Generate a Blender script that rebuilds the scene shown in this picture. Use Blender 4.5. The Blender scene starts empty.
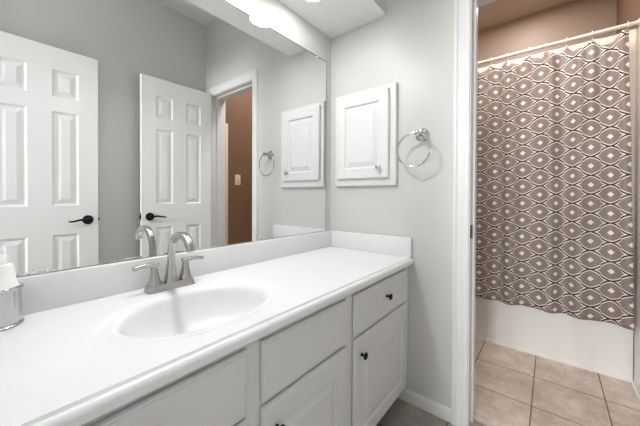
import bpy, bmesh, math, random
from mathutils import Vector, Matrix
random.seed(4)
SC = bpy.context.scene
COL = SC.collection
R = math.radians

# ------------------------------------------------------------------ camera
cam = bpy.data.cameras.new('camera')
cam.sensor_width = 36.0
cam.lens = 36.0 * 284.036 / 640.0
cam.shift_y = -14.79 / 640.0
cam.clip_start = 0.01
cam.clip_end = 60
camo = bpy.data.objects.new('camera', cam)
COL.objects.link(camo)
_yw, _pt, _ro = R(39.0444), R(-0.4735), R(0.2118)
_ax = Vector((math.cos(_yw), math.sin(_yw), 0)); _r = Vector((math.sin(_yw), -math.cos(_yw), 0)); _u = Vector((0, 0, 1))
_a = _ax * math.cos(_pt) + _u * math.sin(_pt); _v = _u * math.cos(_pt) - _ax * math.sin(_pt)
_rr = _r * math.cos(_ro) + _v * math.sin(_ro); _vv = _v * math.cos(_ro) - _r * math.sin(_ro)
camo.matrix_world = Matrix(((_rr.x, _vv.x, -_a.x, 0.0), (_rr.y, _vv.y, -_a.y, -1.137), (_rr.z, _vv.z, -_a.z, 1.1253), (0, 0, 0, 1)))
SC.camera = camo

# ------------------------------------------------------------------ world, exposure
SC.view_settings.view_transform = 'Standard'
SC.view_settings.look = 'None'
SC.view_settings.gamma = 1.0
SC.view_settings.use_curve_mapping = False
SC.view_settings.exposure = 0.0
world = bpy.data.worlds.new('daylight'); SC.world = world
world.use_nodes = True
world.node_tree.nodes['Background'].inputs[0].default_value = (0.97, 0.985, 1.0, 1)
WORLD_STRENGTH = 0.9
world.node_tree.nodes['Background'].inputs[1].default_value = WORLD_STRENGTH
LENS_STRENGTH = 190.0          # recessed soffit lamps
SHOWER_POWER = 16.5           # ceiling lamp of the shower room

def area_lamp(name, loc, size, power, color):
    L = bpy.data.lights.new(name, 'AREA'); L.shape = 'DISK'; L.size = size
    L.energy = power; L.color = color
    o = bpy.data.objects.new(name, L); o.location = loc; COL.objects.link(o)
    return o
area_lamp('shower_room_lamp', (1.98, -0.95, 2.80), 0.30, SHOWER_POWER, (1.0, 0.97, 0.94))
rear_fill = area_lamp('added_doorway_fill', (-3.0, -0.95, 1.75), 0.8, 140.0, (0.95, 0.98, 1.0))  # added unseen lamp, shines in through the rear doorway onto the curtain
rear_fill.rotation_euler = (R(90), 0, R(-90)); rear_fill.rotation_euler = (R(88), 0, R(-90))
pl = bpy.data.lights.new('added_room_fill', 'POINT'); pl.energy = 4.5; pl.shadow_soft_size = 0.10; pl.color = (0.98, 0.99, 1.0)  # added unseen fill lamp, lifts the opposite wall and ceiling
plo = bpy.data.objects.new('added_room_fill', pl); plo.location = (0.30, -0.75, 2.62); COL.objects.link(plo)
area_lamp('added_tub_fill', (2.85, -0.95, 2.82), 0.20, SHOWER_POWER * 0.42, (1.0, 0.97, 0.94))  # added unseen lamp above the tub, brightens the far wall

# ------------------------------------------------------------------ helpers
def lin(c):
    return tuple(((x / 255.0) / 12.92 if x / 255.0 <= 0.04045 else ((x / 255.0 + 0.055) / 1.055) ** 2.4) for x in c)

def mat(name, rgb, rough=0.5, metal=0.0, spec=0.5, bump=0.0, bscale=60.0, coat=0.0, vary=0.0, vscale=4.0):
    m = bpy.data.materials.new(name); m.use_nodes = True
    nt = m.node_tree; b = nt.nodes['Principled BSDF']
    c = lin(rgb)
    b.inputs['Base Color'].default_value = (*c, 1)
    b.inputs['Roughness'].default_value = rough
    b.inputs['Metallic'].default_value = metal
    b.inputs['Specular IOR Level'].default_value = spec
    b.inputs['Coat Weight'].default_value = coat
    tc = nt.nodes.new('ShaderNodeTexCoord')
    if bump:
        n = nt.nodes.new('ShaderNodeTexNoise'); n.inputs['Scale'].default_value = bscale; n.inputs['Detail'].default_value = 3
        bp = nt.nodes.new('ShaderNodeBump'); bp.inputs['Strength'].default_value = bump; bp.inputs['Distance'].default_value = 0.004
        nt.links.new(tc.outputs['Object'], n.inputs['Vector']); nt.links.new(n.outputs['Fac'], bp.inputs['Height'])
        nt.links.new(bp.outputs['Normal'], b.inputs['Normal'])
    if vary:
        n = nt.nodes.new('ShaderNodeTexNoise'); n.inputs['Scale'].default_value = vscale; n.inputs['Detail'].default_value = 4
        mx = nt.nodes.new('ShaderNodeMix'); mx.data_type = 'RGBA'
        mx.inputs[6].default_value = (*[x * (1 - vary) for x in c], 1); mx.inputs[7].default_value = (*[min(1, x * (1 + vary)) for x in c], 1)
        nt.links.new(tc.outputs['Object'], n.inputs['Vector']); nt.links.new(n.outputs['Fac'], mx.inputs[0])
        nt.links.new(mx.outputs[2], b.inputs['Base Color'])
    return m

class N:
    """small math-node builder"""
    def __init__(s, m): s.nt = m.node_tree
    def v(s, op, a, b=None, c=None):
        n = s.nt.nodes.new('ShaderNodeMath'); n.operation = op
        for i, x in enumerate((a, b, c)):
            if x is None: continue
            if isinstance(x, (int, float)): n.inputs[i].default_value = x
            else: s.nt.links.new(x, n.inputs[i])
        return n.outputs[0]
    def mix(s, f, a, b):
        n = s.nt.nodes.new('ShaderNodeMix'); n.data_type = 'RGBA'
        for i, x in ((0, f), (6, a), (7, b)):
            if isinstance(x, (int, float)): n.inputs[i].default_value = x
            elif isinstance(x, tuple): n.inputs[i].default_value = (*x, 1)
            else: s.nt.links.new(x, n.inputs[i])
        return n.outputs[2]
    def noise(s, vec, scale, detail=4, rough=0.5):
        n = s.nt.nodes.new('ShaderNodeTexNoise'); n.inputs['Scale'].default_value = scale
        n.inputs['Detail'].default_value = detail; n.inputs['Roughness'].default_value = rough
        s.nt.links.new(vec, n.inputs['Vector']); return n.outputs['Fac']

# ------------------------------------------------------------------ materials
M = {}
M['wall'] = mat('grey_wall_paint', (210, 208, 204), 0.36, spec=0.45, bump=0.10, bscale=38)
M['white_ceiling'] = mat('white_ceiling_paint', (240, 240, 238), 0.7, bump=0.08, bscale=60)
M['tan'] = mat('tan_wall_paint', (178, 157, 140), 0.5, spec=0.4, bump=0.10, bscale=38, vary=0.04, vscale=2.5)
M['brown'] = mat('shaded_tan_wall_paint', (124, 94, 72), 0.5, spec=0.4, bump=0.10, bscale=38, vary=0.06, vscale=2.5)  # the tan paint again, with the side wall's shade put into the colour
M['tan_ceiling'] = mat('tan_ceiling_paint', (212, 196, 182), 0.7, bump=0.08)
M['trim'] = mat('white_trim_paint', (226, 226, 225), 0.35, spec=0.5)
M['door'] = mat('white_door_paint', (236, 236, 234), 0.38, spec=0.5, bump=0.02, bscale=150)
M['cabinet'] = mat('white_cabinet_paint', (217, 217, 217), 0.45, bump=0.03, bscale=120, vary=0.015, vscale=6)
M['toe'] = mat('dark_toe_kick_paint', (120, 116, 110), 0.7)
M['marble'] = mat('white_cultured_marble', (232, 233, 233), 0.24, spec=0.5, vary=0.012, vscale=5)
M['nickel'] = mat('brushed_nickel', (186, 184, 181), 0.25, metal=1.0)
M['chrome'] = mat('polished_chrome', (196, 196, 197), 0.12, metal=1.0)
M['bronze'] = mat('dark_bronze', (38, 36, 38), 0.28, metal=0.85)
M['plastic'] = mat('white_plastic', (240, 240, 238), 0.35, spec=0.5)
M['rod'] = mat('cream_rod_enamel', (232, 226, 218), 0.3)
M['tub'] = mat('white_tub_enamel', (240, 238, 235), 0.2, spec=0.5)
M['liner'] = mat('cream_liner_fabric', (214, 201, 187), 0.7)
M['switch'] = mat('ivory_switch_plastic', (222, 208, 190), 0.4)
M['cream'] = mat('cream_trim_paint', (226, 204, 180), 0.45)
M['edge'] = mat('dark_mirror_edge', (84, 83, 80), 0.6)

def lens_mat(k=1.0):
    m = bpy.data.materials.new('lit_lamp_lens'); m.use_nodes = True
    b = m.node_tree.nodes['Principled BSDF']
    b.inputs['Base Color'].default_value = (0.9, 0.9, 0.9, 1)
    b.inputs['Emission Color'].default_value = (0.98, 0.99, 1.0, 1)
    b.inputs['Emission Strength'].default_value = LENS_STRENGTH * k
    return m
M['lens'] = lens_mat(); M['lens_dim'] = lens_mat(0.14)

def mirror_mat():
    m = bpy.data.materials.new('silvered_mirror_glass'); m.use_nodes = True
    nt = m.node_tree; b = nt.nodes['Principled BSDF']; n = N(m)
    b.inputs['Metallic'].default_value = 1.0; b.inputs['Roughness'].default_value = 0.0
    tc = nt.nodes.new('ShaderNodeTexCoord'); sp = nt.nodes.new('ShaderNodeSeparateXYZ')
    nt.links.new(tc.outputs['Object'], sp.inputs[0])
    # desilvered flecks creeping up from the lower edge
    h = n.v('SUBTRACT', 1.0, n.v('DIVIDE', n.v('SUBTRACT', sp.outputs[2], 0.8997), 0.045)); h = n.v('MAXIMUM', h, 0.0)
    big = n.noise(tc.outputs['Object'], 7.0, 2); fine = n.noise(tc.outputs['Object'], 150.0, 4, 0.7)
    f = n.v('GREATER_THAN', n.v('ADD', fine, n.v('MULTIPLY', n.v('MULTIPLY', h, big), 0.42)), 0.80)
    nt.links.new(n.mix(f, (0.86, 0.875, 0.87), (0.35, 0.34, 0.33)), b.inputs['Base Color'])
    nt.links.new(n.v('MULTIPLY', f, 0.6), b.inputs['Roughness'])
    return m
M['mirror'] = mirror_mat()

def tile_floor_mat(nm, ca, cb, cv, cg):
    m = bpy.data.materials.new(nm); m.use_nodes = True
    nt = m.node_tree; b = nt.nodes['Principled BSDF']; n = N(m)
    tc = nt.nodes.new('ShaderNodeTexCoord'); sp = nt.nodes.new('ShaderNodeSeparateXYZ'); o = tc.outputs['Object']
    nt.links.new(o, sp.inputs[0])
    P = 0.3155
    ux = n.v('DIVIDE', n.v('ADD', sp.outputs[0], -2.213 + 10 * P), P); uy = n.v('DIVIDE', n.v('ADD', sp.outputs[1], 1.067 + 10 * P), P)
    dx = n.v('ABSOLUTE', n.v('SUBTRACT', n.v('FRACT', n.v('ADD', ux, 0.5)), 0.5)); dy = n.v('ABSOLUTE', n.v('SUBTRACT', n.v('FRACT', n.v('ADD', uy, 0.5)), 0.5))
    d = n.v('MULTIPLY', n.v('MINIMUM', dx, dy), P)
    g = n.v('SUBTRACT', 1.0, n.v('SMOOTH_MIN', 1.0, n.v('DIVIDE', d, 0.0045), 0.1))
    g = n.v('MAXIMUM', g, 0.0)
    gm = n.v('LESS_THAN', d, 0.0030)
    cell = n.v('ADD', n.v('FLOOR', ux), n.v('MULTIPLY', n.v('FLOOR', uy), 7.31))
    w = nt.nodes.new('ShaderNodeTexWhiteNoise'); w.noise_dimensions = '1D'; nt.links.new(cell, w.inputs['W'])
    a = n.noise(o, 5.0, 6, 0.65); c = n.noise(o, 22.0, 5, 0.6)
    f = n.v('ADD', n.v('MULTIPLY', a, 0.75), n.v('MULTIPLY', c, 0.35)); f = n.v('ADD', f, n.v('MULTIPLY', w.outputs['Value'], 0.10))
    f = n.v('MULTIPLY', n.v('SUBTRACT', f, 0.42), 2.6); f = n.v('MINIMUM', n.v('MAXIMUM', f, 0.0), 1.0)
    colr = n.mix(f, lin(ca), lin(cb))
    vein = n.v('LESS_THAN', n.v('ABSOLUTE', n.v('SUBTRACT', n.noise(o, 9.0, 7, 0.7), 0.5)), 0.006)
    colr = n.mix(n.v('MULTIPLY', vein, 0.35), colr, lin(cv))
    colr = n.mix(gm, colr, lin(cg))
    nt.links.new(colr, b.inputs['Base Color'])
    b.inputs['Roughness'].default_value = 0.42
    bp = nt.nodes.new('ShaderNodeBump'); bp.inputs['Strength'].default_value = 0.6; bp.inputs['Distance'].default_value = 0.002; bp.invert = True
    nt.links.new(gm, bp.inputs['Height']); nt.links.new(bp.outputs['Normal'], b.inputs['Normal'])
    return m
M['floor'] = tile_floor_mat('beige_stone_floor_tile', (184, 162, 145), (232, 219, 207), (136, 108, 92), (122, 98, 82))
M['floor_shaded'] = tile_floor_mat('shaded_stone_floor_tile', (140, 134, 126), (184, 178, 170), (110, 102, 94), (96, 88, 80))  # same tile as the shower floor, shade put into its greyer colours

def wall_tile_mat():
    m = bpy.data.materials.new('white_wall_tile'); m.use_nodes = True
    nt = m.node_tree; b = nt.nodes['Principled BSDF']; n = N(m)
    tc = nt.nodes.new('ShaderNodeTexCoord'); sp = nt.nodes.new('ShaderNodeSeparateXYZ'); nt.links.new(tc.outputs['Object'], sp.inputs[0])
    s = n.v('ADD', sp.outputs[0], sp.outputs[1]); P = 0.11
    def gr(x):
        return n.v('MULTIPLY', n.v('ABSOLUTE', n.v('SUBTRACT', n.v('FRACT', n.v('DIVIDE', n.v('ADD', x, 11.0), P)), 0.5)), P)
    g = n.v('LESS_THAN', n.v('SUBTRACT', P / 2, n.v('MAXIMUM', gr(s), gr(sp.outputs[2]))), 0.0015)
    nt.links.new(n.mix(g, lin((240, 238, 235)), lin((212, 206, 200))), b.inputs['Base Color'])
    b.inputs['Roughness'].default_value = 0.18
    return m
M['walltile'] = wall_tile_mat()

CA, CB = 0.100, 0.0595          # half pitches of the ogee print, across and down the cloth
def curtain_mat():
    m = bpy.data.materials.new('taupe_ogee_print_fabric'); m.use_nodes = True
    nt = m.node_tree; b = nt.nodes['Principled BSDF']; n = N(m)
    uv = nt.nodes.new('ShaderNodeUVMap'); uv.uv_map = 'cloth'
    sp = nt.nodes.new('ShaderNodeSeparateXYZ'); nt.links.new(uv.outputs[0], sp.inputs[0])
    X = n.v('PINGPONG', n.v('DIVIDE', sp.outputs[0], CA), 1.0); Y = n.v('PINGPONG', n.v('DIVIDE', sp.outputs[1], CB), 1.0)
    px = n.v('MULTIPLY', X, math.pi)
    g = n.v('ADD', 0.5, n.v('MULTIPLY', n.v('COSINE', px), 0.5))
    th = n.v('TANH', n.v('MULTIPLY', n.v('SUBTRACT', X, 0.5), 34.0))
    g = n.v('ADD', n.v('ADD', n.v('MULTIPLY', g, 0.60), n.v('MULTIPLY', n.v('SUBTRACT', 1.0, X), 0.20)), n.v('MULTIPLY', n.v('SUBTRACT', 1.0, th), 0.10))
    slope = n.v('ADD', n.v('MULTIPLY', n.v('SINE', px), 0.56 * math.pi / 2 * CB / CA), 0.44 * CB / CA)
    d = n.v('MULTIPLY', n.v('ABSOLUTE', n.v('SUBTRACT', Y, g)), CB)
    d = n.v('DIVIDE', d, n.v('SQRT', n.v('ADD', 1.0, n.v('MULTIPLY', slope, slope))))
    blk = n.v('LESS_THAN', d, 0.0045); wht = n.v('LESS_THAN', d, 0.0098)
    def dia(x, y): return n.v('LESS_THAN', n.v('ADD', n.v('MULTIPLY', x, CA / 0.0175), n.v('MULTIPLY', y, CB / 0.0165)), 1.0)
    dm = n.v('MAXIMUM', dia(X, Y), dia(n.v('SUBTRACT', 1.0, X), n.v('SUBTRACT', 1.0, Y)))
    taupe = lin((142, 127, 119)); cream = lin((240, 232, 224)); black = lin((52, 46, 44))
    c = n.mix(n.v('MAXIMUM', wht, dm), taupe, cream); c = n.mix(blk, c, black)
    nt.links.new(c, b.inputs['Base Color'])
    b.inputs['Roughness'].default_value = 0.6
    b.inputs['Sheen Weight'].default_value = 0.15
    return m
M['curtain'] = curtain_mat()

# ------------------------------------------------------------------ mesh helpers
def newbm(): return bmesh.new()

def merge(bm, t, mtx=None):
    me = bpy.data.meshes.new('t')
    if mtx is not None: bmesh.ops.transform(t, matrix=mtx, verts=t.verts)
    t.to_mesh(me); t.free(); bm.from_mesh(me); bpy.data.meshes.remove(me)

def box(bm, lo, hi, bev=0.0, seg=2, mtx=None):
    t = bmesh.new()
    bmesh.ops.create_cube(t, size=1.0)
    for v in t.verts:
        v.co = Vector([lo[i] + (hi[i] - lo[i]) * (v.co[i] + 0.5) for i in range(3)])
    if bev: bmesh.ops.bevel(t, geom=list(t.edges), offset=bev, segments=seg, profile=0.5, affect='EDGES')
    merge(bm, t, mtx); return bm

def lathe(bm, prof, origin=(0, 0, 0), axis='Z', n=32, ripple=None, cap=True):
    """prof: list of (radius, height). axis direction string or Vector"""
    d = {'X': Vector((1, 0, 0)), 'Y': Vector((0, 1, 0)), 'Z': Vector((0, 0, 1))}[axis] if isinstance(axis, str) else Vector(axis).normalized()
    q = Vector((0, 0, 1)).rotation_difference(d)
    o = Vector(origin); rings = []
    for (r, h) in prof:
        ring = []
        for i in range(n):
            a = 2 * math.pi * i / n
            rr = r * (1 + (ripple(a) if ripple else 0))
            ring.append(bm.verts.new(o + q @ Vector((rr * math.cos(a), rr * math.sin(a), h))))
        rings.append(ring)
    for k in range(len(rings) - 1):
        for i in range(n):
            j = (i + 1) % n
            bm.faces.new((rings[k][i], rings[k][j], rings[k + 1][j], rings[k + 1][i]))
    if cap:
        bm.faces.new(list(reversed(rings[0]))); bm.faces.new(rings[-1])
    return bm

def tube(bm, pts, rad, n=14, closed=False, sec=None, up=(0, 0, 1)):
    """swept tube; rad number or list; sec: optional list of (a,b) multipliers for the section"""
    pts = [Vector(p) for p in pts]; m = len(pts)
    rads = rad if isinstance(rad, (list, tuple)) else [rad] * m
    tang = []
    for i in range(m):
        a = pts[(i - 1) % m] if (closed or i > 0) else pts[i]
        b = pts[(i + 1) % m] if (closed or i < m - 1) else pts[i]
        tang.append((b - a).normalized())
    u = Vector(up)
    if abs(u.dot(tang[0])) > 0.95: u = Vector((1, 0, 0))
    u = (u - tang[0] * u.dot(tang[0])).normalized()
    rings = []
    for i in range(m):
        if i: 
            u = (u - tang[i] * u.dot(tang[i])).normalized()
        w = tang[i].cross(u)
        ring = []
        ra = rads[i] if isinstance(rads[i], (tuple, list)) else (rads[i], rads[i])
        for k in range(n):
            a = 2 * math.pi * k / n
            if sec: ca, sa = sec(a)
            else: ca, sa = math.cos(a), math.sin(a)
            ring.append(bm.verts.new(pts[i] + u * (ra[0] * ca) + w * (ra[1] * sa)))
        rings.append(ring)
    for i in range(m if closed else m - 1):
        A, B = rings[i], rings[(i + 1) % m]
        for k in range(n):
            l = (k + 1) % n
            bm.faces.new((A[k], A[l], B[l], B[k]))
    if not closed:
        bm.faces.new(list(reversed(rings[0]))); bm.faces.new(rings[-1])
    return bm

def sqsec(a, p=0.45):
    c, s = math.cos(a), math.sin(a)
    return (math.copysign(abs(c) ** p, c), math.copysign(abs(s) ** p, s))

def extrude_profile(bm, prof, p0, p1, ea, eb):
    """closed polygon prof of (a,b) in axes ea, eb swept from p0 to p1"""
    p0, p1, ea, eb = Vector(p0), Vector(p1), Vector(ea), Vector(eb)
    A = [bm.verts.new(p0 + ea * a + eb * b) for a, b in prof]; B = [bm.verts.new(p1 + ea * a + eb * b) for a, b in prof]
    k = len(prof)
    for i in range(k):
        j = (i + 1) % k; bm.faces.new((A[i], A[j], B[j], B[i]))
    bm.faces.new(list(reversed(A))); bm.faces.new(B)
    return bm

def obj(name, bm, m, parent=None, angle=38, flat=False):
    bmesh.ops.recalc_face_normals(bm, faces=bm.faces)
    me = bpy.data.meshes.new(name); bm.to_mesh(me); bm.free()
    for x in (m if isinstance(m, (list, tuple)) else [m]): me.materials.append(x)
    if not flat:
        for p in me.polygons: p.use_smooth = True
        me.set_sharp_from_angle(angle=R(angle))
    o = bpy.data.objects.new(name, me); COL.objects.link(o)
    if parent:
        o.parent = parent
        bpy.context.view_layer.update()
        o.matrix_parent_inverse = parent.matrix_world.inverted()
    return o

def tag(o, label, cat, group=None, kind=None):
    o['label'] = label; o['category'] = cat
    if group: o['group'] = group
    if kind: o['kind'] = kind
    return o

def thing(name, loc, label, cat, group=None, kind=None):
    o = bpy.data.objects.new(name, None); o.empty_display_size = 0.05; COL.objects.link(o); o.location = loc
    bpy.context.view_layer.update()
    return tag(o, label, cat, group, kind)

def struct(name, bm, m, label, cat, parent=None, flat=True):
    o = obj(name, bm, m, parent, flat=flat)
    return tag(o, label, cat, kind='structure')

def panel_slab(bm, w, h, t, panels, prof, edge=None, back=False):
    """Slab in x 0..w, z 0..h, front face at y=0 looking to -y, thickness to +y.
    panels: (x0,x1,z0,z1); prof: (inset, depth) loops of every panel; edge: (inset, depth) loops from outside in."""
    def face(sgn, y0):
        e = edge[-1][0] if (edge and sgn < 0) else 0.0
        xs = sorted({round(v, 5) for v in [e, w - e] + [p[0] for p in panels] + [p[1] for p in panels]})
        zs = sorted({round(v, 5) for v in [e, h - e] + [p[2] for p in panels] + [p[3] for p in panels]})
        vv = {}
        def V(x, z, d=0.0):
            k = (round(x, 5), round(z, 5), round(d, 6))
            if k not in vv: vv[k] = bm.verts.new((x, y0 - sgn * d, z))
            return vv[k]
        for i in range(len(xs) - 1):
            for j in range(len(zs) - 1):
                cx, cz = (xs[i] + xs[i + 1]) / 2, (zs[j] + zs[j + 1]) / 2
                if any(p[0] < cx < p[1] and p[2] < cz < p[3] for p in panels): continue
                bm.faces.new((V(xs[i], zs[j]), V(xs[i + 1], zs[j]), V(xs[i + 1], zs[j + 1]), V(xs[i], zs[j + 1])))
        for p in panels:
            loops = []
            for ins, d in [(0, 0)] + list(prof):
                x0, x1, z0, z1 = p[0] + ins, p[1] - ins, p[2] + ins, p[3] - ins
                loops.append([V(x0, z0, d), V(x1, z0, d), V(x1, z1, d), V(x0, z1, d)])
            # rails inside split edges: the first loop uses all grid points of the opening
            for a, b in zip(loops[:-1], loops[1:]):
                for k in range(4):
                    l = (k + 1) % 4; bm.faces.new((a[k], a[l], b[l], b[k]))
            bm.faces.new(loops[-1])
        if e:
            lp = []
            for ins, d in edge:
                lp.append([V(ins, ins, d), V(w - ins, ins, d), V(w - ins, h - ins, d), V(ins, h - ins, d)])
            for a, b in zip(lp[:-1], lp[1:]):
                for k in range(4):
                    l = (k + 1) % 4; bm.faces.new((a[k], a[l], b[l], b[k]))
    face(-1, 0.0)
    d0 = edge[0][1] if edge else 0.0
    c = [(0, 0), (w, 0), (w, h), (0, h)]
    F = [bm.verts.new((x, d0, z)) for x, z in c]; B = [bm.verts.new((x, t, z)) for x, z in c]
    for k in range(4):
        l = (k + 1) % 4; bm.faces.new((F[k], F[l], B[l], B[k]))
    if back: face(1, t)
    else: bm.faces.new(B)
    bmesh.ops.remove_doubles(bm, verts=bm.verts, dist=1e-5)
    return bm

def place(bm, loc, rz=0.0):
    bmesh.ops.transform(bm, matrix=Matrix.Translation(Vector(loc)) @ Matrix.Rotation(rz, 4, 'Z'), verts=bm.verts)
    return bm

# ------------------------------------------------------------------ measures
D = 1.513            # end wall
T = 0.15             # its thickness
XB = -0.05           # back wall face
YO = -1.600          # opposite wall
ZC = 2.844           # ceiling
ZS = 2.1676          # soffit underside
YS = -0.396          # soffit front
J0, J1, JT = -0.838, -1.490, 2.105       # clear doorway in the end wall
XT = 2.522           # tub apron
XK = 3.335           # shower room far wall
YR = -1.545          # shower room right wall

# ------------------------------------------------------------------ structure
bm = newbm(); box(bm, (-0.9, -1.75, -0.08), (D + 0.09, 0.1, 0.0)); struct('floor', bm, M['floor_shaded'], 'stone-look tile floor of the vanity room, shade put into its greyer colour', 'floor')
bm = newbm(); box(bm, (D + 0.09, -1.75, -0.08), (XK + 0.1, 0.1, 0.0)); struct('floor_shower', bm, M['floor'], 'beige square stone-look floor tile in front of the bathtub', 'floor')
bm = newbm(); box(bm, (XB - 0.15, -1.75, ZC), (D + T / 2, 0.1, ZC + 0.08)); struct('ceiling', bm, M['white_ceiling'], 'white painted ceiling above the vanity room, seen in the mirror', 'ceiling')
bm = newbm(); box(bm, (D + T / 2, -1.75, ZC), (XK + 0.1, 0.1, ZC + 0.08)); struct('ceiling_shower', bm, M['tan_ceiling'], 'pale tan ceiling over the shower curtain', 'ceiling')
bm = newbm(); box(bm, (XB - 0.15, 0.0, 0.0), (D + T / 2, 0.1, ZC)); struct('wall_left', bm, M['wall'], 'grey painted wall behind the large mirror', 'wall')
bm = newbm(); box(bm, (XB - 0.15, YO - 0.1, 0.0), (D + T / 2, YO, ZC)); struct('wall_right', bm, M['wall'], 'grey wall behind the open panel doors in the mirror', 'wall')
def holed(bm, x0, x1, y0, y1, a, b, top):
    box(bm, (x0, b, 0), (x1, y1, ZC)); box(bm, (x0, y0, 0), (x1, a, ZC)); box(bm, (x0, a, top), (x1, b, ZC)); return bm
JB = 0.018
bm = holed(newbm(), D, D + T / 2, YO, 0.0, J1 - JB, J0 + JB, JT + JB); struct('wall_end', bm, M['wall'], 'grey end wall carrying the medicine cabinet and towel ring', 'wall')
bm = holed(newbm(), D + T / 2, D + T, YR, 0.0, J1 - JB, J0 + JB, JT + JB); struct('wall_shower_front', bm, M['tan'], 'tan shower-room face of the doorway wall', 'wall')
bm = holed(newbm(), XB - 0.15, XB, YO, 0.0, -1.508, -0.842, 2.123); struct('wall_back', bm, M['wall'], 'grey wall with the entrance doorway behind the viewer', 'wall')
bm = newbm(); box(bm, (D + T / 2, YR - 0.1, 0), (XK + 0.1, YR, ZC)); struct('wall_shower_right', bm, M['brown'], 'tan shower-room wall, shade put into its brown tone, at the right edge of the shower, with light switch', 'wall')
bm = newbm(); box(bm, (D + T / 2, 0.0, 0), (XK + 0.1, 0.1, ZC)); struct('wall_shower_left', bm, M['tan'], 'tan shower-room wall hidden behind the doorway casing', 'wall')
bm = newbm(); box(bm, (XK, YR, 0), (XK + 0.1, 0.0, ZC)); struct('wall_shower_back', bm, M['tan'], 'tan far wall above the shower curtain', 'wall')
# white tile on the right side wall of the shower, just past the curtain edge
bm = newbm(); box(bm, (2.35, YR, 0.0), (XK, YR + 0.008, 2.135), 0.002, 1)
extrude_profile(bm, [(0, 0), (0.02, 0), (0.012, 0.006), (0.0085, 0.018), (0.008, 0.03), (0, 0.03)], (2.35, YR, 0), (XT, YR, 0), (0, 1, 0), (0, 0, 1))
struct('wall_shower_tile', bm, M['walltile'], 'strip of white wall tile right of the shower curtain', 'wall')
# lowered soffit above the mirror: white underside, grey front
bm = newbm(); box(bm, (XB, YS, ZS), (D, 0.0, ZC))
for f in bm.faces: f.material_index = 0 if f.calc_center_median().z < ZS + 0.01 and abs(f.normal.z) > 0.9 else 1
def struct2(name, bm, ms, label, cat):
    o = obj(name, bm, ms, flat=True); tag(o, label, cat, kind='structure'); return o
struct2('ceiling_soffit', bm, [M['white_ceiling'], M['wall']], 'lowered soffit with recessed lamps over the mirror', 'soffit')

# doorway casing and jamb
def casing_bm(bm, x, sx, s0, s1, zt):
    """x: wall plane, sx: outward direction (+-1) of x; s0>s1 opening edges in y"""
    prof = [(0.0, 0.0), (0.0, 0.009), (0.005, 0.011), (0.016, 0.0125), (0.019, 0.0105), (0.034, 0.0145), (0.047, 0.017), (0.050, 0.0145), (0.054, 0.018), (0.062, 0.020), (0.068, 0.018), (0.070, 0.0)]
    rows = []
    for w_, t in prof:
        xx = x + sx * t
        rows.append([bm.verts.new((xx, s0 + w_, 0)), bm.verts.new((xx, s0 + w_, zt + w_)), bm.verts.new((xx, s1 - w_, zt + w_)), bm.verts.new((xx, s1 - w_, 0))])
    for a, b in zip(rows[:-1], rows[1:]):
        for k in range(3): bm.faces.new((a[k], a[k + 1], b[k + 1], b[k]))
    a, b = rows[-1], rows[0]
    for k in range(3): bm.faces.new((a[k], a[k + 1], b[k + 1], b[k]))
    bm.faces.new([r[0] for r in rows]); bm.faces.new([r[3] for r in rows])
t = thing('trim_1', (D, (J0 + J1) / 2, 0), 'white moulded casing and jamb of the shower-room doorway', 'door frame', kind='structure')
bm = newbm(); casing_bm(bm, D, -1, J0 + 0.005, J1 - 0.005, JT + 0.005); obj('casing', bm, M['trim'], t, angle=25)
bm = newbm(); casing_bm(bm, D + T, 1, J0 + 0.005, J1 + 0.0 - 0.005, JT + 0.005)
for v in bm.verts: v.co.y = max(v.co.y, YR + 0.001)
obj('casing', bm, M['trim'], t, angle=25)
bm = newbm()
for (ya, yb) in ((J0, J0 + JB), (J1 - JB, J1)): box(bm, (D, ya, 0), (D + T, yb, JT + JB))
box(bm, (D, J1, JT), (D + T, J0, JT + JB)); obj('jamb', bm, M['trim'], t, flat=True)
bm = newbm()
box(bm, (D + 0.055, J0 - 0.010, 0), (D + 0.090, J0, JT), 0.002, 1); box(bm, (D + 0.055, J1, 0), (D + 0.090, J1 + 0.010, JT), 0.002, 1)
box(bm, (D + 0.055, J1 + 0.01, JT - 0.010), (D + 0.090, J0 - 0.01, JT), 0.002, 1); obj('door_stop', bm, M['trim'], t)
bm = newbm(); box(bm, (D + 0.008, J0 - 0.003, 0.922), (D + 0.050, J0 + 0.002, 0.986), 0.001, 2)
o = obj('strike_plate', bm, M['bronze'], t); o['label'] = 'dark bronze strike plate'
t = thing('trim_2', (XB, -1.175, 0), 'white casing of the entrance doorway behind the viewer', 'door frame', kind='structure')
bm = newbm()
for (ya, yb) in ((-0.860, -0.842), (-1.508, -1.490)): box(bm, (XB - 0.15, ya, 0), (XB, yb, 2.123))
box(bm, (XB - 0.15, -1.49, 2.105), (XB, -0.86, 2.123)); obj('jamb', bm, M['trim'], t, flat=True)
bm = newbm(); casing_bm(bm, XB, 1, -0.855, -1.495, 2.110); obj('casing', bm, M['trim'], t, angle=25)

# baseboards
BP = [(0, 0), (0.013, 0), (0.013, 0.046), (0.010, 0.055), (0.005, 0.060), (0.004, 0.064), (0, 0.064)]
bm = newbm(); extrude_profile(bm, BP, (D, -0.768, 0), (D, 0.0, 0), (-1, 0, 0), (0, 0, 1)); struct('baseboard_end', bm, M['trim'], 'short white baseboard between vanity and doorway casing', 'baseboard', flat=False)
bm = newbm(); extrude_profile(bm, BP, (XB, YO, 0), (D, YO, 0), (0, 1, 0), (0, 0, 1)); struct('baseboard_right', bm, M['trim'], 'white baseboard behind the open doors', 'baseboard', flat=False)
bm = newbm(); extrude_profile(bm, BP, (1.725, YR, 0), (2.35, YR, 0), (0, 1, 0), (0, 0, 1)); struct('baseboard_shower', bm, M['trim'], 'white baseboard of the right shower-room wall', 'baseboard', flat=False)
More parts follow.
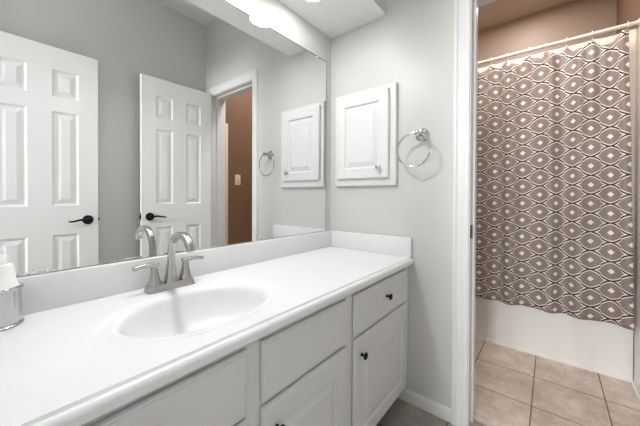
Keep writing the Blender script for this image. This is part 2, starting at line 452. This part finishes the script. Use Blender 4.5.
# pale upright board seen through the doorway in the mirror
bm = newbm(); box(bm, (1.672, YR, 0), (1.724, YR + 0.02, 1.885), 0.003, 2); struct('trim_3', bm, M['cream'], 'tall cream upright strip on the right shower-room wall, seen in mirror', 'trim', flat=False)

# ------------------------------------------------------------------ six panel doors
DW, DH, DT = 0.612, 2.103, 0.035
def lever(parent, x, y, z, sx, sy):
    """rose on a door face at y looking in direction sy; lever points along sx"""
    bm = newbm(); lathe(bm, [(0.033, 0.0), (0.033, 0.004), (0.030, 0.009), (0.020, 0.012), (0.013, 0.013), (0.012, 0.030), (0.0155, 0.034), (0.0155, 0.046), (0.012, 0.050), (0.003, 0.051)], (x, y, z), (0, sy, 0), 28)
    h = obj('door_handle', bm, M['bronze'], parent); h['label'] = 'dark bronze lever handle'
    bm = newbm(); pts = []; rr = []
    for i in range(15):
        f = i / 14
        pts.append((x + sx * (0.004 + 0.108 * f), y + sy * (0.041 + 0.006 * math.sin(math.pi * f)), z + 0.008 * math.sin(math.pi * f * 1.15) - 0.012 * f + 0.012 * max(0, f - 0.75) / 0.25 * 0.8))
        rr.append((0.0095 - 0.0045 * f, 0.0075 - 0.0035 * f))
    tube(bm, pts, rr, 12); obj('lever', bm, M['bronze'], h)
def six_panel(name, x0, yfront, hinge_right, label):
    t = thing(name, (x0 + DW / 2, yfront - DT / 2, 0.0), label, 'door', kind='structure')
    zb = 0.010
    cols = [(0.110, 0.248), (0.364, 0.502)]; rows = [(0.245, 0.855), (1.050, 1.685), (1.782, 1.966)]
    pans = [(a, b, c - zb, d - zb) for a, b in cols for c, d in rows]
    prof = [(0.003, 0.002), (0.010, 0.0085), (0.014, 0.0095), (0.020, 0.0095), (0.044, 0.0025), (0.046, 0.002)]
    bm = newbm(); panel_slab(bm, DW, DH, DT, pans, prof, edge=[(0, 0.0015), (0.0015, 0)], back=True)
    # faces the mirror: local -y to world +y
    bmesh.ops.transform(bm, matrix=Matrix.Translation(Vector((x0 + DW, yfront, zb))) @ Matrix.Rotation(math.pi, 4, 'Z'), verts=bm.verts)
    obj('door_leaf', bm, M['door'], t, angle=12)
    lx = x0 + 0.062 if hinge_right else x0 + DW - 0.060
    ex = x0 if hinge_right else x0 + DW
    s = 1 if hinge_right else -1
    lever(t, lx, yfront, 0.948, s, 1); lever(t, lx, yfront - DT, 0.948, s, -1)
    bm = newbm(); box(bm, (ex - 0.0015, yfront - DT / 2 - 0.012, 0.92), (ex + 0.0015, yfront - DT / 2 + 0.012, 0.977), 0.0005, 1)
    box(bm, (min(ex, ex - s * 0.011), yfront - DT / 2 - 0.006, 0.937), (max(ex, ex - s * 0.011), yfront - DT / 2 + 0.006, 0.959), 0.002, 2)
    o = obj('latch', bm, M['bronze'], t); o['label'] = 'dark bronze latch'
    hx = x0 + DW if hinge_right else x0
    for hz in (0.25, 1.06, 1.88):
        bm = newbm(); lathe(bm, [(0.005, 0), (0.0055, 0.002), (0.0055, 0.086), (0.005, 0.088)], (hx + (0.004 if hinge_right else -0.004), yfront - DT - 0.006, hz), 'Z', 12); obj('hinge', bm, M['bronze'], t)
six_panel('door_1', -0.018, -1.452, False, 'white six-panel entrance door at the left of the mirror, dark lever on its right')
six_panel('door_2', 0.878, -1.452, True, 'white six-panel door beside the brown doorway in the mirror, dark lever on its left')

# ------------------------------------------------------------------ vanity cabinet
YF = -0.536          # face frame front
YD = -0.553          # door faces
VB, VT = 0.100, 0.760
van = thing('vanity_cabinet', (0.73, -0.27, 0), 'long white painted vanity cabinet with panel doors and dark knobs', 'cabinet')
bm = newbm()
box(bm, (XB + 0.002, -0.516, VB), (D - 0.002, -0.002, VB + 0.016))            # floor of the box
box(bm, (XB + 0.002, -0.516, VB + 0.016), (XB + 0.018, -0.002, VT)); box(bm, (D - 0.018, -0.516, VB + 0.016), (D - 0.002, -0.002, VT))
box(bm, (XB + 0.018, -0.012, VB + 0.016), (D - 0.018, -0.002, VT))
obj('carcass', bm, M['cabinet'], van, flat=True)
bm = newbm()
box(bm, (XB + 0.002, YF, VB), (D - 0.002, -0.516, VT))
obj('face_frame', bm, M['cabinet'], van, flat=True)
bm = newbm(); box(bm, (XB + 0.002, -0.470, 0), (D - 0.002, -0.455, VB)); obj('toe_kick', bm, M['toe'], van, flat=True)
def knob(parent, x, y, z, m, r=0.0145, direction=(0, -1, 0), label=None, L=0.026):
    bm = newbm(); k = r / 0.0145
    lathe(bm, [(0.0075 * k, 0), (0.0065 * k, 0.003), (0.0045 * k, 0.007), (0.0050 * k, L * 0.5), (0.0110 * k, L * 0.62), (0.0145 * k, L * 0.74), (0.0142 * k, L * 0.86), (0.0105 * k, L * 0.95), (0.003 * k, L)], (x, y, z), direction, 24)
    o = obj('knob', bm, m, parent)
    if label: o['label'] = label
    return o
EDGE = [(0, 0.009), (0.003, 0.0045), (0.007, 0.0035), (0.0105, 0.0005), (0.013, 0.0)]
CPROF = [(0.003, 0.006), (0.006, 0.0085), (0.010, 0.0085), (0.034, 0.002), (0.036, 0.001)]
def cab_front(kind, x0, x1, z0, z1, kn=None):
    w, h = x1 - x0, z1 - z0
    bm = newbm()
    if kind == 'door':
        panel_slab(bm, w, h, 0.0140, [(0.062, w - 0.062, 0.062, h - 0.075)], CPROF, edge=EDGE)
    else:
        panel_slab(bm, w, h, 0.0140, [], [], edge=EDGE + [(0.016, 0.0)])
    place(bm, (x0, YD, z0))
    o = obj({'door': 'door', 'drawer': 'drawer', 'false': 'drawer_front'}[kind], bm, M['cabinet'], van, angle=15)
    if kn: knob(o, kn[0], YD, kn[1], M['bronze'], label='dark bronze knob')
    return o
cab_front('drawer', 0.942, 1.456, 0.570, 0.738, (1.213, 0.664))
cab_front('false', 0.487, 0.886, 0.570, 0.738)
cab_front('drawer', 0.000, 0.440, 0.570, 0.738, (0.215, 0.664))
cab_front('door', 0.942, 1.460, 0.112, 0.560, (0.988, 0.489))
cab_front('door', 0.487, 0.886, 0.112, 0.560, (0.532, 0.486))
cab_front('door', 0.000, 0.440, 0.112, 0.560, (0.380, 0.505))

# ------------------------------------------------------------------ vanity top with moulded basin
ZT = 0.795; SX, SY, SA, SB = 0.442, -0.321, 0.208, 0.148; YE = -0.549
top = thing('vanity_countertop', (0.73, -0.28, ZT - 0.035), 'glossy white one-piece vanity top with moulded oval sink', 'countertop')
bm = newbm()
x0, x1, y0, y1 = XB + 0.001, D - 0.001, YE, -0.001
NS = 128
angs = [2 * math.pi * i / NS for i in range(NS)]
for cx, cy in ((x0, y0), (x1, y0), (x1, y1), (x0, y1)):
    a = math.atan2((cy - SY) / SB, (cx - SX) / SA) % (2 * math.pi)
    k = min(range(NS), key=lambda i: abs(angs[i] - a)); angs[k] = a
def rect_pt(a):
    dx, dy = SA * math.cos(a), SB * math.sin(a); best = 1e9
    if dx > 1e-9: best = min(best, (x1 - SX) / dx)
    if dx < -1e-9: best = min(best, (x0 - SX) / dx)
    if dy > 1e-9: best = min(best, (y1 - SY) / dy)
    if dy < -1e-9: best = min(best, (y0 - SY) / dy)
    return (SX + dx * best, SY + dy * best)
rings = [[bm.verts.new((*rect_pt(a), ZT - 0.035)) for a in angs], [bm.verts.new((*rect_pt(a), ZT)) for a in angs]]
basin = [(1.30, 0), (1.26, 0.0003), (1.22, -0.0008), (1.18, -0.0022), (1.13, -0.0028), (1.08, -0.0026), (1.04, -0.0036), (1.01, -0.0075), (0.985, -0.016), (0.955, -0.032), (0.915, -0.052), (0.86, -0.073), (0.78, -0.092), (0.66, -0.107), (0.50, -0.118), (0.32, -0.125), (0.18, -0.129), (0.11, -0.131)]
for s, dz in basin:
    rings.append([bm.verts.new((SX + SA * s * math.cos(a), SY + SB * s * math.sin(a) + (0.012 * (1 - s) if s < 1 else 0), ZT + dz)) for a in angs])
for A, B in zip(rings[:-1], rings[1:]):
    for i in range(NS):
        j = (i + 1) % NS; bm.faces.new((A[i], A[j], B[j], B[i]))
bm.faces.new(rings[-1])
nose = [(0.0, 0.0), (0.0012, -0.0022)] + [(0.004 + 0.0135 * math.sin(a), -0.0055 - 0.0135 * (1 - math.cos(a))) for a in [math.pi / 2 * i / 7 for i in range(8)]] + [(0.0175, -0.032), (0.013, -0.036), (0.0, -0.036)]
extrude_profile(bm, nose, (x0, YE, ZT), (x1, YE, ZT), (0, -1, 0), (0, 0, 1))
obj('countertop', bm, M['marble'], top, angle=40)
bm = newbm(); box(bm, (x0, -0.0215, ZT + 0.0002), (x1, -0.0005, 0.899), 0.003, 3); tag(obj('backsplash', bm, M['marble']), 'long white backsplash under the mirror, behind the faucet', 'backsplash')
bm = newbm(); box(bm, (D - 0.0215, -0.5557, ZT + 0.0002), (D - 0.0005, -0.0217, 0.899), 0.003, 3); tag(obj('side_splash', bm, M['marble']), 'short white side splash against the end wall at the counter end', 'side splash')
bm = newbm(); lathe(bm, [(0.022, -0.002), (0.0225, 0.002), (0.019, 0.0035), (0.015, 0.002), (0.013, 0.004), (0.006, 0.006), (0.001, 0.0065)], (SX, SY + 0.0107, ZT - 0.131), 'Z', 28)
o = obj('drain', bm, M['chrome'], top); o['label'] = 'chrome sink drain'

# ------------------------------------------------------------------ faucet
FX, FY = 0.452, -0.082
fa = thing('faucet', (FX, FY, ZT), 'brushed nickel two-handle faucet with high arched spout behind the sink', 'faucet')
bm = newbm()
def rrect(w, h, r, z, n=6):
    out = []
    for cx, cy, a0 in ((w / 2 - r, h / 2 - r, 0), (-w / 2 + r, h / 2 - r, 90), (-w / 2 + r, -h / 2 + r, 180), (w / 2 - r, -h / 2 + r, 270)):
        for i in range(n + 1):
            a = R(a0 + 90 * i / n); out.append(Vector((FX + cx + r * math.cos(a), FY + cy + r * math.sin(a), z)))
    return out
lv = []
for w, h, z in ((0.162, 0.054, ZT), (0.160, 0.052, ZT + 0.004), (0.153, 0.045, ZT + 0.020), (0.149, 0.041, ZT + 0.0235)):
    lv.append([bm.verts.new(p) for p in rrect(w, h, 0.010, z)])
for A, B in zip(lv[:-1], lv[1:]):
    for i in range(len(A)):
        j = (i + 1) % len(A); bm.faces.new((A[i], A[j], B[j], B[i]))
bm.faces.new(lv[-1]); bm.faces.new(list(reversed(lv[0])))
obj('base_plate', bm, M['nickel'], fa)
# spout: flared square-ish riser turning into an arc towards the basin
pts, rr = [], []
zr0, zarc, ra = ZT + 0.022, 0.913, 0.077
for i in range(9):
    f = i / 8; pts.append((FX, FY - 0.006 * f, zr0 + (zarc - zr0) * f)); rr.append((0.0210 - 0.0100 * min(1, f * 1.25) ** 0.7, 0.0225 - 0.0105 * min(1, f * 1.25) ** 0.7))
for i in range(1, 19):
    a = math.pi * 0.85 * i / 18
    pts.append((FX, FY - 0.006 - ra + ra * math.cos(a), zarc + ra * math.sin(a))); rr.append((0.011 + 0.001 * i / 18, 0.012 + 0.002 * i / 18))
l = Vector(pts[-1]); dv = (l - Vector(pts[-2])).normalized(); pts.append(tuple(l + dv * 0.004)); rr.append((0.0125, 0.0145))
bm = newbm(); tube(bm, pts, rr, 20, sec=lambda a: sqsec(a, 0.62), up=(0, 1, 0)); sp = obj('spout', bm, M['nickel'], fa, angle=50)
e = Vector(pts[-1]); bm = newbm(); lathe(bm, [(0.0095, 0), (0.0095, 0.003), (0.006, 0.004)], e, dv, 20); obj('aerator', bm, M['chrome'], sp)
for s in (-1, 1):
    hx = FX + s * 0.0525
    bm = newbm(); P, Q = [], []
    for f, r in ((0, 0.0205), (0.10, 0.0198), (0.2, 0.0170), (0.4, 0.0145), (0.65, 0.0115), (0.9, 0.0105), (1.0, 0.0105)):
        P.append((hx + s * 0.002 * f, FY, ZT + 0.0235 + 0.064 * f)); Q.append((r, r))
    tube(bm, P, Q, 20, sec=lambda a: sqsec(a, 0.6), up=(0, 1, 0)); h = obj('handle', bm, M['nickel'], fa, angle=50)
    bm = newbm(); P, Q = [], []
    for i in range(12):
        f = i / 11
        P.append((hx + s * (-0.011 + 0.077 * f), FY - 0.002 * f, ZT + 0.0905 + 0.003 * math.sin(f * 2.6) - 0.005 * f ** 3)); Q.append((0.0076 - 0.0012 * f, 0.0105 - 0.0010 * f))
    tube(bm, P, Q, 14, sec=lambda a: sqsec(a, 0.55)); obj('lever', bm, M['nickel'], h, angle=50)

# ------------------------------------------------------------------ soap dispenser at the left edge
QX, QY = 0.042, -0.066
so = thing('soap_dispenser', (QX, QY, ZT), 'white soap bottle in a ribbed chrome holder at the left end of counter', 'soap dispenser')
bm = newbm()
rib = lambda a: 0.016 * math.cos(a * 20)
lathe(bm, [(0.0455, 0.0), (0.0470, 0.002), (0.0470, 0.005), (0.0450, 0.007)], (QX, QY, ZT), 'Z', 64, cap=True)
lathe(bm, [(0.0420, 0.007), (0.0420, 0.090)], (QX, QY, ZT), 'Z', 208, ripple=rib, cap=True)
lathe(bm, [(0.0440, 0.090), (0.0468, 0.092), (0.0468, 0.097), (0.0450, 0.099), (0.0395, 0.099), (0.039, 0.092)], (QX, QY, ZT), 'Z', 64, cap=True)
o = obj('chrome_holder', bm, M['chrome'], so, angle=60); o['label'] = 'ribbed chrome holder'
bm = newbm(); lathe(bm, [(0.0385, 0.092), (0.0380, 0.101), (0.0345, 0.105), (0.0300, 0.140), (0.0285, 0.150), (0.0260, 0.154), (0.0205, 0.155)], (QX, QY, ZT), 'Z', 48); obj('bottle', bm, M['plastic'], so)
bm = newbm(); lathe(bm, [(0.0180, 0.155), (0.0180, 0.158), (0.0168, 0.176), (0.0150, 0.1785), (0.006, 0.179)], (QX, QY, ZT), 'Z', 40); obj('cap', bm, M['plastic'], so)

# ------------------------------------------------------------------ wall mirror
MX0, MX1, MZ0, MZ1 = XB + 0.002, 1.454, 0.9005, 1.991
mi = thing('wall_mirror', (0.70, -0.003, MZ0), 'large frameless wall mirror running the length of the vanity', 'mirror')
bm = newbm(); box(bm, (MX0, -0.0055, MZ0 + 0.0005), (MX1, -0.0005, MZ1)); obj('glass', bm, M['mirror'], mi, flat=True)
bm = newbm(); box(bm, (MX1 + 0.0002, -0.0062, MZ0), (MX1 + 0.0022, -0.0004, MZ1)); box(bm, (MX0, -0.0066, MZ1 - 0.0004), (MX1, -0.0004, MZ1 + 0.0026)); box(bm, (MX0, -0.0075, MZ0 - 0.0012), (MX1, -0.0004, MZ0 + 0.0003)); obj('edge', bm, M['edge'], mi, flat=True)
for cx, cz, s in ((0.137, MZ0, 1), (0.92, MZ0, 1), (1.372, MZ1, -1), (0.35, MZ1, -1)):
    bm = newbm(); L = 0.013
    box(bm, (cx - L, -0.0085, min(cz - s * 0.001, cz + s * 0.007)), (cx + L, -0.0058, max(cz - s * 0.001, cz + s * 0.007)), 0.0008, 1)
    o = obj('mirror_clip', bm, M['chrome'], mi); o['label'] = 'chrome mirror clip'

# ------------------------------------------------------------------ medicine cabinet
mc = thing('medicine_cabinet', (D, -0.262, 1.186), 'white recessed medicine cabinet with raised-panel door and silver knob', 'cabinet')
cy0, cy1, cz0, cz1 = -0.469, -0.054, 1.186, 1.760
def end_face(bm, ya, yb, xface, zb):
    """panel_slab local x runs left to right as seen from the room: world -y"""
    bmesh.ops.transform(bm, matrix=Matrix.Translation(Vector((xface, yb, zb))) @ Matrix.Rotation(-math.pi / 2, 4, 'Z'), verts=bm.verts)
    return bm
bm = newbm(); panel_slab(bm, cy1 - cy0, cz1 - cz0, 0.022, [], [], edge=[(0, 0.004), (0.004, 0.0), (0.008, 0.0)])
end_face(bm, cy0, cy1, D - 0.022, cz0); obj('frame', bm, M['trim'], mc, angle=15)
w, h = 0.351, 0.506
bm = newbm(); panel_slab(bm, w, h, 0.0185, [(0.058, w - 0.058, 0.062, h - 0.062)], [(0.003, 0.006), (0.006, 0.009), (0.011, 0.009), (0.036, 0.002), (0.038, 0.001)], edge=[(0, 0.006), (0.004, 0.002), (0.010, 0.0)])
end_face(bm, 0, -0.080, D - 0.0405, 1.229); dr = obj('door', bm, M['trim'], mc, angle=15)
knob(dr, D - 0.0405, -0.376, 1.290, M['chrome'], r=0.0150, direction=(-1, 0, 0), label='silver knob', L=0.026)

# ------------------------------------------------------------------ towel ring
tr = thing('towel_ring', (D, -0.600, 1.447), 'polished chrome towel ring on the grey wall right of the cabinet', 'towel ring')
bm = newbm(); lathe(bm, [(0.036, 0.0), (0.036, 0.004), (0.033, 0.008), (0.026, 0.010), (0.023, 0.016), (0.015, 0.019), (0.010, 0.024), (0.0095, 0.052), (0.0135, 0.056), (0.0145, 0.066), (0.0135, 0.074), (0.006, 0.079), (0.001, 0.080)], (D, -0.607, 1.449), (-1, 0, 0), 36); mount = obj('wall_mount', bm, M['chrome'], tr)
rc = Vector((D - 0.066, -0.584, 1.366)); rad = 0.0865
bm = newbm(); tube(bm, [rc + Vector((0, rad * math.sin(2 * math.pi * i / 72), rad * math.cos(2 * math.pi * i / 72))) for i in range(72)], 0.0050, 12, closed=True, up=(1, 0, 0)); obj('ring', bm, M['chrome'], tr)

# ------------------------------------------------------------------ recessed soffit lamps
def recessed(x, y, label, m='lens'):
    t = thing('recessed_light', (x, y, ZS), label, 'ceiling light', 'recessed lights in the soffit')
    bm = newbm(); lathe(bm, [(0.092, 0.0), (0.092, -0.002), (0.089, -0.004), (0.083, -0.005), (0.0795, -0.003), (0.0795, 0.0)], (x, y, ZS), 'Z', 48, cap=False); obj('trim_ring', bm, M['trim'], t)
    bm = newbm(); lathe(bm, [(0.079, -0.0005), (0.074, -0.003), (0.055, -0.005), (0.030, -0.006), (0.001, -0.0065)], (x, y, ZS), 'Z', 48); obj('lens', bm, M[m], t)
recessed(1.095, -0.195, 'round lit lamp set in the white soffit above the mirror, nearer the end wall', 'lens_dim')
recessed(0.560, -0.195, 'round lit lamp in the soffit above the faucet, nearer the entrance')
#

# ------------------------------------------------------------------ shower room
tb = newbm()
def rr2(x0, x1, y0, y1, r, z, n=6):
    out = []
    for cx, cy, a0 in ((x1 - r, y1 - r, 0), (x0 + r, y1 - r, 90), (x0 + r, y0 + r, 180), (x1 - r, y0 + r, 270)):
        for i in range(n + 1):
            a = R(a0 + 90 * i / n); out.append(tb.verts.new((cx + r * math.cos(a), cy + r * math.sin(a), z)))
    return out
ta, tbk, tl, trt = XT, XK - 0.012, YR + 0.010, -0.004
L = [rr2(ta, tbk, tl, trt, 0.004, 0.0), rr2(ta, tbk, tl, trt, 0.004, 0.02), rr2(ta + 0.004, tbk, tl, trt, 0.004, 0.024), rr2(ta + 0.004, tbk, tl, trt, 0.004, 0.36), rr2(ta, tbk, tl, trt, 0.006, 0.375), rr2(ta, tbk, tl, trt, 0.006, 0.395), rr2(ta + 0.008, tbk - 0.004, tl + 0.004, trt - 0.004, 0.01, 0.403),
     rr2(ta + 0.075, tbk - 0.05, tl + 0.09, trt - 0.07, 0.10, 0.403), rr2(ta + 0.09, tbk - 0.065, tl + 0.105, trt - 0.085, 0.10, 0.39), rr2(ta + 0.12, tbk - 0.09, tl + 0.16, trt - 0.12, 0.11, 0.14), rr2(ta + 0.18, tbk - 0.15, tl + 0.24, trt - 0.18, 0.11, 0.085)]
for A, B in zip(L[:-1], L[1:]):
    for i in range(len(A)):
        j = (i + 1) % len(A); tb.faces.new((A[i], A[j], B[j], B[i]))
tb.faces.new(L[-1]); tb.faces.new(list(reversed(L[0])))
tag(obj('bathtub', tb, M['tub'], angle=35), 'white bathtub with plain apron below the patterned curtain', 'bathtub')

# rod
RX, RZ, RRD = 2.512, 2.166, 0.0118
rod = thing('shower_rod', (RX, -0.78, RZ), 'cream shower curtain rod spanning the tub alcove', 'curtain rod')
bm = newbm(); tube(bm, [(RX, YR + 0.006, RZ), (RX, -0.8, RZ), (RX, -0.003, RZ)], RRD, 18); obj('rod', bm, M['rod'], rod)
bm = newbm(); lathe(bm, [(0.022, 0), (0.022, 0.005), (0.017, 0.008), (0.0155, 0.012), (0.0145, 0.013)], (RX, YR + 0.0005, RZ), 'Y', 24); obj('flange', bm, M['rod'], rod)
bm = newbm(); lathe(bm, [(0.022, 0), (0.022, 0.005), (0.017, 0.008), (0.0155, 0.012), (0.0145, 0.013)], (RX, -0.0005, RZ), (0, -1, 0), 24); obj('flange', bm, M['rod'], rod)

# hooks
HY = [-1.494, -1.338, -1.212, -1.105, -1.012, -0.880, -0.780, -0.660, -0.540, -0.420, -0.300, -0.180, -0.060]
names = ['nearest the right-hand wall', 'second from the right', 'third from the right', 'fourth from the right', 'fifth from the right', 'sixth from the right', 'seventh from the right', 'eighth from the right', 'ninth from the right', 'tenth from the right', 'eleventh from the right', 'twelfth from the right', 'last at the hidden left end']
bm = newbm()
pp = [(0.0, 0.019 * math.sin(a), 0.019 * math.cos(a) - 0.004) for a in [R(-140 + 280 * i / 18) for i in range(19)]]
pp = [(p[1], p[0], p[2]) for p in pp]
pp = pp + [(0.006, 0, -0.034), (0.0, 0, -0.042), (-0.006, 0, -0.036)]
tube(bm, pp, 0.0021, 8, up=(0, 1, 0))
lathe(bm, [(0.001, -0.0045), (0.004, -0.002), (0.004, 0.002), (0.001, 0.0045)], (0, 0, 0.018), 'Z', 10)
hook = obj('curtain_hook', bm, M['rod'])
for i, y in enumerate(HY):
    o = hook if i == 0 else hook.copy()
    if i: COL.objects.link(o)
    o.location = (RX, y, RZ)
    tag(o, 'small cream curtain hook on the shower rod, ' + names[i], 'hook', 'shower curtain hooks')

# cloth: curtain outside the tub, liner behind
def top_sag(y, base, depth):
    ys = sorted(HY)
    for a, b in zip(ys[:-1], ys[1:]):
        if a <= y <= b:
            f = (y - a) / (b - a); return base - depth * (b - a) / 0.12 * (4 * f * (1 - f)) ** 0.8
    return base
def fold(y, f):
    """x offset of the folds; f 0 top .. 1 bottom"""
    s = 0.6 + 0.4 * f
    return s * (0.016 * math.sin(2 * math.pi * (y + 0.03) / 0.205 + 0.5 * math.sin(5 * y)) + 0.008 * math.sin(2 * math.pi * y / 0.121 + 1.0 + 0.6 * f)) + 0.005 * math.sin(2 * math.pi * y / 0.07) * (1 - f) ** 3
def cloth(name, x, ya, yb, ztop, sag, zbot, m, amp, ny, nz, shear=0.0, parent=None, thick=0.0012, u0=0.0, v0=0.0):
    bm = newbm(); uvl = bm.loops.layers.uv.new('cloth')
    us = [0.0]; yy = [ya + (yb - ya) * i / ny for i in range(ny + 1)]
    for a, b in zip(yy[:-1], yy[1:]): us.append(us[-1] + math.hypot(b - a, fold(b, 0.6) * amp - fold(a, 0.6) * amp))
    V = []; UV = {}
    for j in range(nz + 1):
        f = j / nz; row = []
        for i, y in enumerate(yy):
            zt = top_sag(y, ztop, sag); z = zt + (zbot - zt) * f
            edge = max(0.0, 1 - (y - ya) / 0.25)
            yv = y + shear * (1 - f) * edge
            v = bm.verts.new((x + amp * fold(y, f) + 0.004 * amp * math.sin(9 * z + 14 * y), yv, z)); row.append(v)
            UV[v] = (us[i] + u0, z + v0 + 0.004 * math.sin(6 * y))
        V.append(row)
    for j in range(nz):
        for i in range(ny):
            fc = bm.faces.new((V[j][i], V[j][i + 1], V[j + 1][i + 1], V[j + 1][i]))
            for lp in fc.loops: lp[uvl].uv = UV[lp.vert]
    me = bpy.data.meshes.new(name); bm.to_mesh(me); bm.free(); me.materials.append(m)
    for p in me.polygons: p.use_smooth = True
    o = bpy.data.objects.new(name, me); COL.objects.link(o)
    md = o.modifiers.new('thickness', 'SOLIDIFY'); md.thickness = thick; md.offset = 0
    return o
c = cloth('shower_curtain', 2.478, -1.527, -0.050, 2.122, 0.042, 0.343, M['curtain'], 1.35, 300, 60, shear=0.036, u0=-0.007, v0=-0.008)
tag(c, 'taupe shower curtain printed with white and black ogee medallions and small diamonds', 'shower curtain')
c = cloth('curtain_liner', 2.513, -1.530, -0.030, 2.132, 0.006, 0.352, M['liner'], 0.2, 160, 20)
tag(c, 'plain cream liner showing along the top and right edge of patterned curtain', 'curtain liner')

# light switch seen through the doorway in the mirror
sw = thing('light_switch', (1.854, YR, 1.297), 'ivory light switch plate on the right shower-room wall, seen in mirror', 'light switch')
bm = newbm(); box(bm, (1.819, YR, 1.240), (1.889, YR + 0.006, 1.354), 0.003, 2); obj('plate', bm, M['switch'], sw)
bm = newbm(); box(bm, (1.849, YR + 0.006, 1.287), (1.859, YR + 0.016, 1.307), 0.002, 2); obj('toggle', bm, M['switch'], sw)
